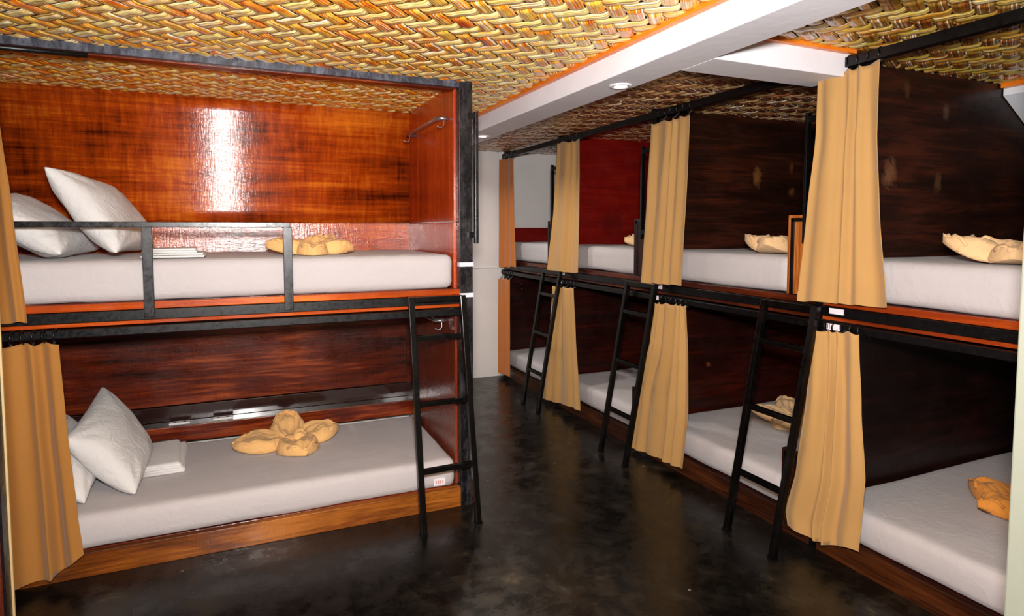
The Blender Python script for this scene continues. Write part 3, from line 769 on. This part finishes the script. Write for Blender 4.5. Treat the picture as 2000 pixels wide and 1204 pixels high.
# ------------------------------------------------------------------ right-hand row of bays
ys = [0.76, 2.00, 3.28, 4.56, YE]
ordn = ['nearest', 'second', 'third', 'farthest']
for i in range(4):
    y0, y1 = ys[i], ys[i+1]          # bay between y0 and y1; its divider stands at y1
    desc = ['dark brown double-deck bunk bay, nearest to the camera on the right',
            'dark brown double-deck bunk bay, second from the camera on the right',
            'double-deck bunk bay with crimson upper divider, third from the camera',
            'double-deck bunk bay against the white end wall of the right row'][i]
    bay = thing('bunk_bed', desc, 'bunk bed', (3.3, (y0+y1)/2, 0), 'built-in bunk bays along the right')
    Q = lambda name, a, b, mat, bev=0.002: obj(name, B(a, b), M[mat], bay, bevel=bev)
    up = ['panel_brown_near', 'panel_brown_patch', 'panel_crimson', 'panel_brown'][i]
    ya = y0+0.04 if i else y0
    if i < 3:
        Q('upper_divider', (XR+0.045, y1, 1.183), (4.28, y1+0.018, 2.262), up)
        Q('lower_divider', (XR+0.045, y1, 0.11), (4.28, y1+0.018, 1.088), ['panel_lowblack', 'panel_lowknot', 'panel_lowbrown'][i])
        Q('post', (XR, y1, 0), (XR+0.045, y1+0.04, 2.262), 'black')
    else:
        Q('wall_batten', (XR+0.045, YE-0.02, 1.33), (4.28, YE-0.004, 1.505), 'panel_crimson')
        Q('lower_divider', (XR+0.045, YE-0.02, 0.11), (4.28, YE-0.004, 1.088), 'panel_lowbrown')
        Q('post', (XR, YE-0.045, 0), (XR+0.045, YE-0.004, 2.262), 'black')
    ye = y1 if i < 3 else YE-0.045
    Q('back_panel', (4.262, y0+0.02, 0.0), (4.28, y1, 1.8), 'panel_lowbrown')
    Q('upper_curtain_rail', (2.392, ya, 2.190), (2.430, ye+0.04*(i < 3), 2.232), 'black')
    Q('deck', (XR+0.03, ya+0.001, 1.105), (4.262, ye, 1.183), 'panel_lowbrown')
    Q('deck_edge', (XR-0.002, ya, 1.150), (XR+0.03, ye, 1.180), 'wood_orange_y' if i == 0 else 'wood_row')
    Q('front_beam', (XR-0.012, ya, 1.104), (XR+0.03, ye, 1.148), 'black')
    Q('lower_edge', (XR-0.004, ya, 1.086), (XR+0.03, ye, 1.102), 'wood_orange_y' if i == 0 else 'wood_row')
    Q('lower_curtain_rail', (2.385, ya, 1.048), (2.418, ye+0.04*(i < 3), 1.080), 'black')
    Q('plinth', (XR, ya, 0), (XR+0.03, ye, 0.106), 'plinth_y')
    Q('lower_deck', (XR+0.03, ya+0.001, 0.08), (4.262, ye, 0.110), 'panel_lowbrown')
    # low guard boards at the near side of the opening, above each mattress edge
    for (zb, ztp) in ((1.184, 1.563), (0.112, 0.42)):
        if i == 0: continue
        gm = M['guard_wood'] if i == 1 and zb > 1 else M['panel_lowbrown']
        g = obj('guard_board', B((XR+0.004, y0+0.045, zb), (XR+0.018, y0+0.205, ztp-0.012)), gm, bay, bevel=0.002)
        mb = MB().box((XR-0.004, y0+0.175, zb), (XR+0.004, y0+0.192, ztp-0.014)).box((XR-0.004, y0+0.045, ztp-0.031), (XR+0.004, y0+0.192, ztp-0.014))
        obj('inner_band', mb, M['black'], g)
        mb = MB().box((XR-0.006, y0+0.192, zb), (XR+0.02, y0+0.205, ztp)).box((XR-0.006, y0+0.045, ztp-0.014), (XR+0.02, y0+0.192, ztp))
        obj('frame', mb, gm, g, bevel=0.002)
        
    if i:   # grab handle beside the near post of this bay
        yh = y0+0.085
        gh = obj('grab_handle', MB().box((XR-0.036, yh, 1.43), (XR-0.008, yh+0.014, 2.03)), M['black'], bay, bevel=0.002)
        for z in (1.46, 1.985): obj('bracket', B((XR-0.026, yh-0.08, z), (XR-0.01, yh, z+0.028)), M['black'], gh)
    # white label tapes on the frame next to the near post
    if i < 3:
        yl = y1-0.115
        obj('label_band', B((XR-0.0165, yl, 1.118), (XR-0.0125, yl+0.07, 1.143)), M['label'], bay)
        lbn = obj('label_band', B((2.3815, yl-0.01, 1.052), (2.3845, yl+0.055, 1.078)), M['label'], bay)
        for k in range(3): obj('print_mark', B((2.3808, yl+0.03+k*0.009, 1.055), (2.3815, yl+0.033+k*0.009, 1.075)), M['slot'], lbn)
    else:
        obj('label_band', B((XR-0.0165, YE-0.13, 1.118), (XR-0.0125, YE-0.07, 1.143)), M['label'], bay)
    # mattresses
    w_ = ['on the upper deck of the nearest right bay, edge to the pale pillar', 'on the upper deck of the second right bay, under a towel',
          'on the upper deck below the crimson divider', 'on the upper deck against the white end wall'][i]
    mattress((XR+0.014, y0+(0.21 if i else 0.03), 1.184), (4.25, y1-0.012, 1.362), 'white mattress '+w_, 'mattresses of the right row')
    w_ = ['on the lower deck of the nearest right bay, at bottom right', 'on the lower deck of the second right bay, behind the nearest right ladder',
          'on the lower deck of the third right bay, behind the middle ladder', 'on the lower deck at the far end, behind the farthest ladder'][i]
    mattress((XR+0.014, y0+(0.21 if i else 0.03), 0.112), (4.25, y1-0.012, 0.262), 'white mattress '+w_, 'mattresses of the right row')
obj('screw', MB().tube([(2.62, YE-0.021, 0.93), (2.62, YE-0.026, 0.93)], 0.006, 8), M['metal'], bay)
obj('screw', MB().tube([(2.62, YE-0.021, 0.88), (2.62, YE-0.026, 0.88)], 0.006, 8), M['metal'], bay)

for (y, lab) in ((1.99, 'black steel ladder on the right row, nearest the camera'),
                 (3.17, 'black steel ladder in the middle of the right row'),
                 (4.42, 'black steel ladder of the right row, farthest from the camera')):
    ladder(((2.36, y+0.285, 1.15), (2.182, y+0.32, 0), (2.36, y-0.012, 1.15), (2.182, y+0.032, 0)), lab, False)

# towels on the right
tw = NT('amber_terry_towel')
M['towel_amber'] = fabric('amber_terry_towel', srgb(206, 132, 50), 500, 0.95, 0.9, 0.08, 0.06, 0.7)
M['towel_pale'] = fabric('pale_peach_terry_towel', srgb(218, 178, 130), 500, 0.95, 0.9, 0.08, 0.05, 0.7)
towel_flower((2.70, 1.36, 1.367), 0.25, 'pale peach towel flower on the nearest upper mattress of the right row', 31, [D(20), D(75), D(125), D(200), D(290)], [1, .9, 1, .9, .85], 0.5, mat=M['towel_pale'], lift=[.3, .5, .6, .2, 0])
towel_flower((2.68, 2.46, 1.367), 0.26, 'pale peach towel flower on the upper mattress beside the orange guard board', 32, [D(10), D(60), D(120), D(200), D(280)], [.9, .9, .8, .9, .9], 0.5, mat=M['towel_pale'], lift=[.5, .4, .5, .4, .1])
towel_flower((2.70, 3.60, 1.367), 0.24, 'peach towel flower on the upper mattress below the crimson divider', 33, [D(40), D(100), D(165), D(230), D(300)], [1]*5, 0.46, mat=M['towel_pale'], lift=[.4, .4, .3, .3, .1])
towel_flower((3.22, 2.82, 0.267), 0.28, 'peach towel flower on the lower mattress behind the nearest right ladder', 34, [D(60), D(130), D(200), D(270), D(345)], [1]*5, 0.42, mat=M['towel_pale'], lift=[.5, .3, .1, .2, .2])
towel_flower((3.10, 1.46, 0.267), 0.28, 'amber towel flower on the lower mattress of the nearest right bay', 35, [D(15), D(88), D(150), D(215), D(290)], [.9, 1.0, .85, .8, .9], 0.5, mat=M['towel_amber'], lift=[.3, .2, .2, .1, .2])
towel_flower((3.32, 4.02, 0.267), 0.26, 'peach towel flower on the lower mattress behind the middle ladder', 36, [D(60), D(130), D(200), D(270), D(345)], [1]*5, 0.46, mat=M['towel_pale'], lift=[.4, .3, .1, .1, .2])

# right curtains (left = farther edge seen at left in the picture)
PX = 2.366; RU = (2.412, 2.214, 0.018); RL = (2.40, 1.064, 0.017); G = 'ochre curtains of the right row'
curtain('wide ochre curtain on the upper rail, nearest the camera on the right', 'y', PX,
        ((0, 2.012), (.25, 2.014), (.6, 2.05), (1, 2.088)), ((0, 1.722), (.3, 1.722), (.6, 1.700), (1, 1.655)),
        lambda s: 2.172, lambda s: 1.163+0.018*s, 4.5, 0.040, M['curtain'], 41, RU, G)
curtain('ochre curtain on the lower rail, nearest the camera on the right', 'y', PX-0.012,
        ((0, 2.012), (.3, 2.012), (.7, 2.06), (.93, 2.115), (1, 2.10)), ((0, 1.764), (.35, 1.742), (.66, 1.712), (.8, 1.72), (1, 1.732)),
        lambda s: 1.040+0.02*s, lambda s: 0.085-0.03*math.sin(PI*min(1, s*1.2))+0.05*s, 5, 0.040, M['curtain'], 42, RL, G)
curtain('ochre curtain on the upper rail, second from the camera on the right', 'y', PX,
        ((0, 3.225), (.4, 3.25), (1, 3.305)), ((0, 2.872), (.3, 2.885), (1, 2.925)),
        lambda s: 2.150-0.0*s, lambda s: 1.147+0.016*s, 4.5, 0.036, M['curtain'], 43, RU, G)
curtain('ochre curtain on the lower rail, second from the camera, flaring to the left', 'y', PX-0.012,
        ((0, 3.150), (.25, 3.19), (.6, 3.33), (1, 3.40)), ((0, 2.862), (.35, 2.84), (.65, 2.835), (1, 2.880)),
        lambda s: 1.036+0.016*s, lambda s: 0.035+0.04*s, 5, 0.042, M['curtain'], 44, RL, G)
curtain('ochre curtain on the upper rail, third from the camera on the right', 'y', PX,
        ((0, 4.475), (.5, 4.53), (1, 4.640)), ((0, 4.120), (.3, 4.110), (1, 4.125)),
        lambda s: 2.190-0.02*s, lambda s: 1.135+0.022*s, 3.5, 0.036, M['curtain'], 45, RU, G)
curtain('ochre curtain on the lower rail, third from the camera on the right', 'y', PX-0.012,
        ((0, 4.545), (.4, 4.60), (1, 4.730)), ((0, 4.185), (.4, 4.15), (1, 4.070)),
        lambda s: 1.018+0.02*s, lambda s: 0.03+0.07*s, 4.5, 0.038, M['curtain'], 46, RL, G)
curtain('narrow orange curtain on the upper rail beside the white end wall', 'y', PX,
        ((0, 5.71), (1, 5.72)), ((0, 5.375), (.5, 5.36), (1, 5.315)),
        lambda s: 2.185-0.02*s, lambda s: 1.110+0.025*s, 3, 0.024, M['curtain_dark'], 47, RU, G)
curtain('narrow orange curtain on the lower rail beside the white end wall', 'y', PX-0.012,
        ((0, 5.71), (1, 5.72)), ((0, 5.420), (1, 5.415)),
        lambda s: 1.0+0.01*s, lambda s: 0.04+0.02*s, 3, 0.026, M['curtain_dark'], 48, RL, G)
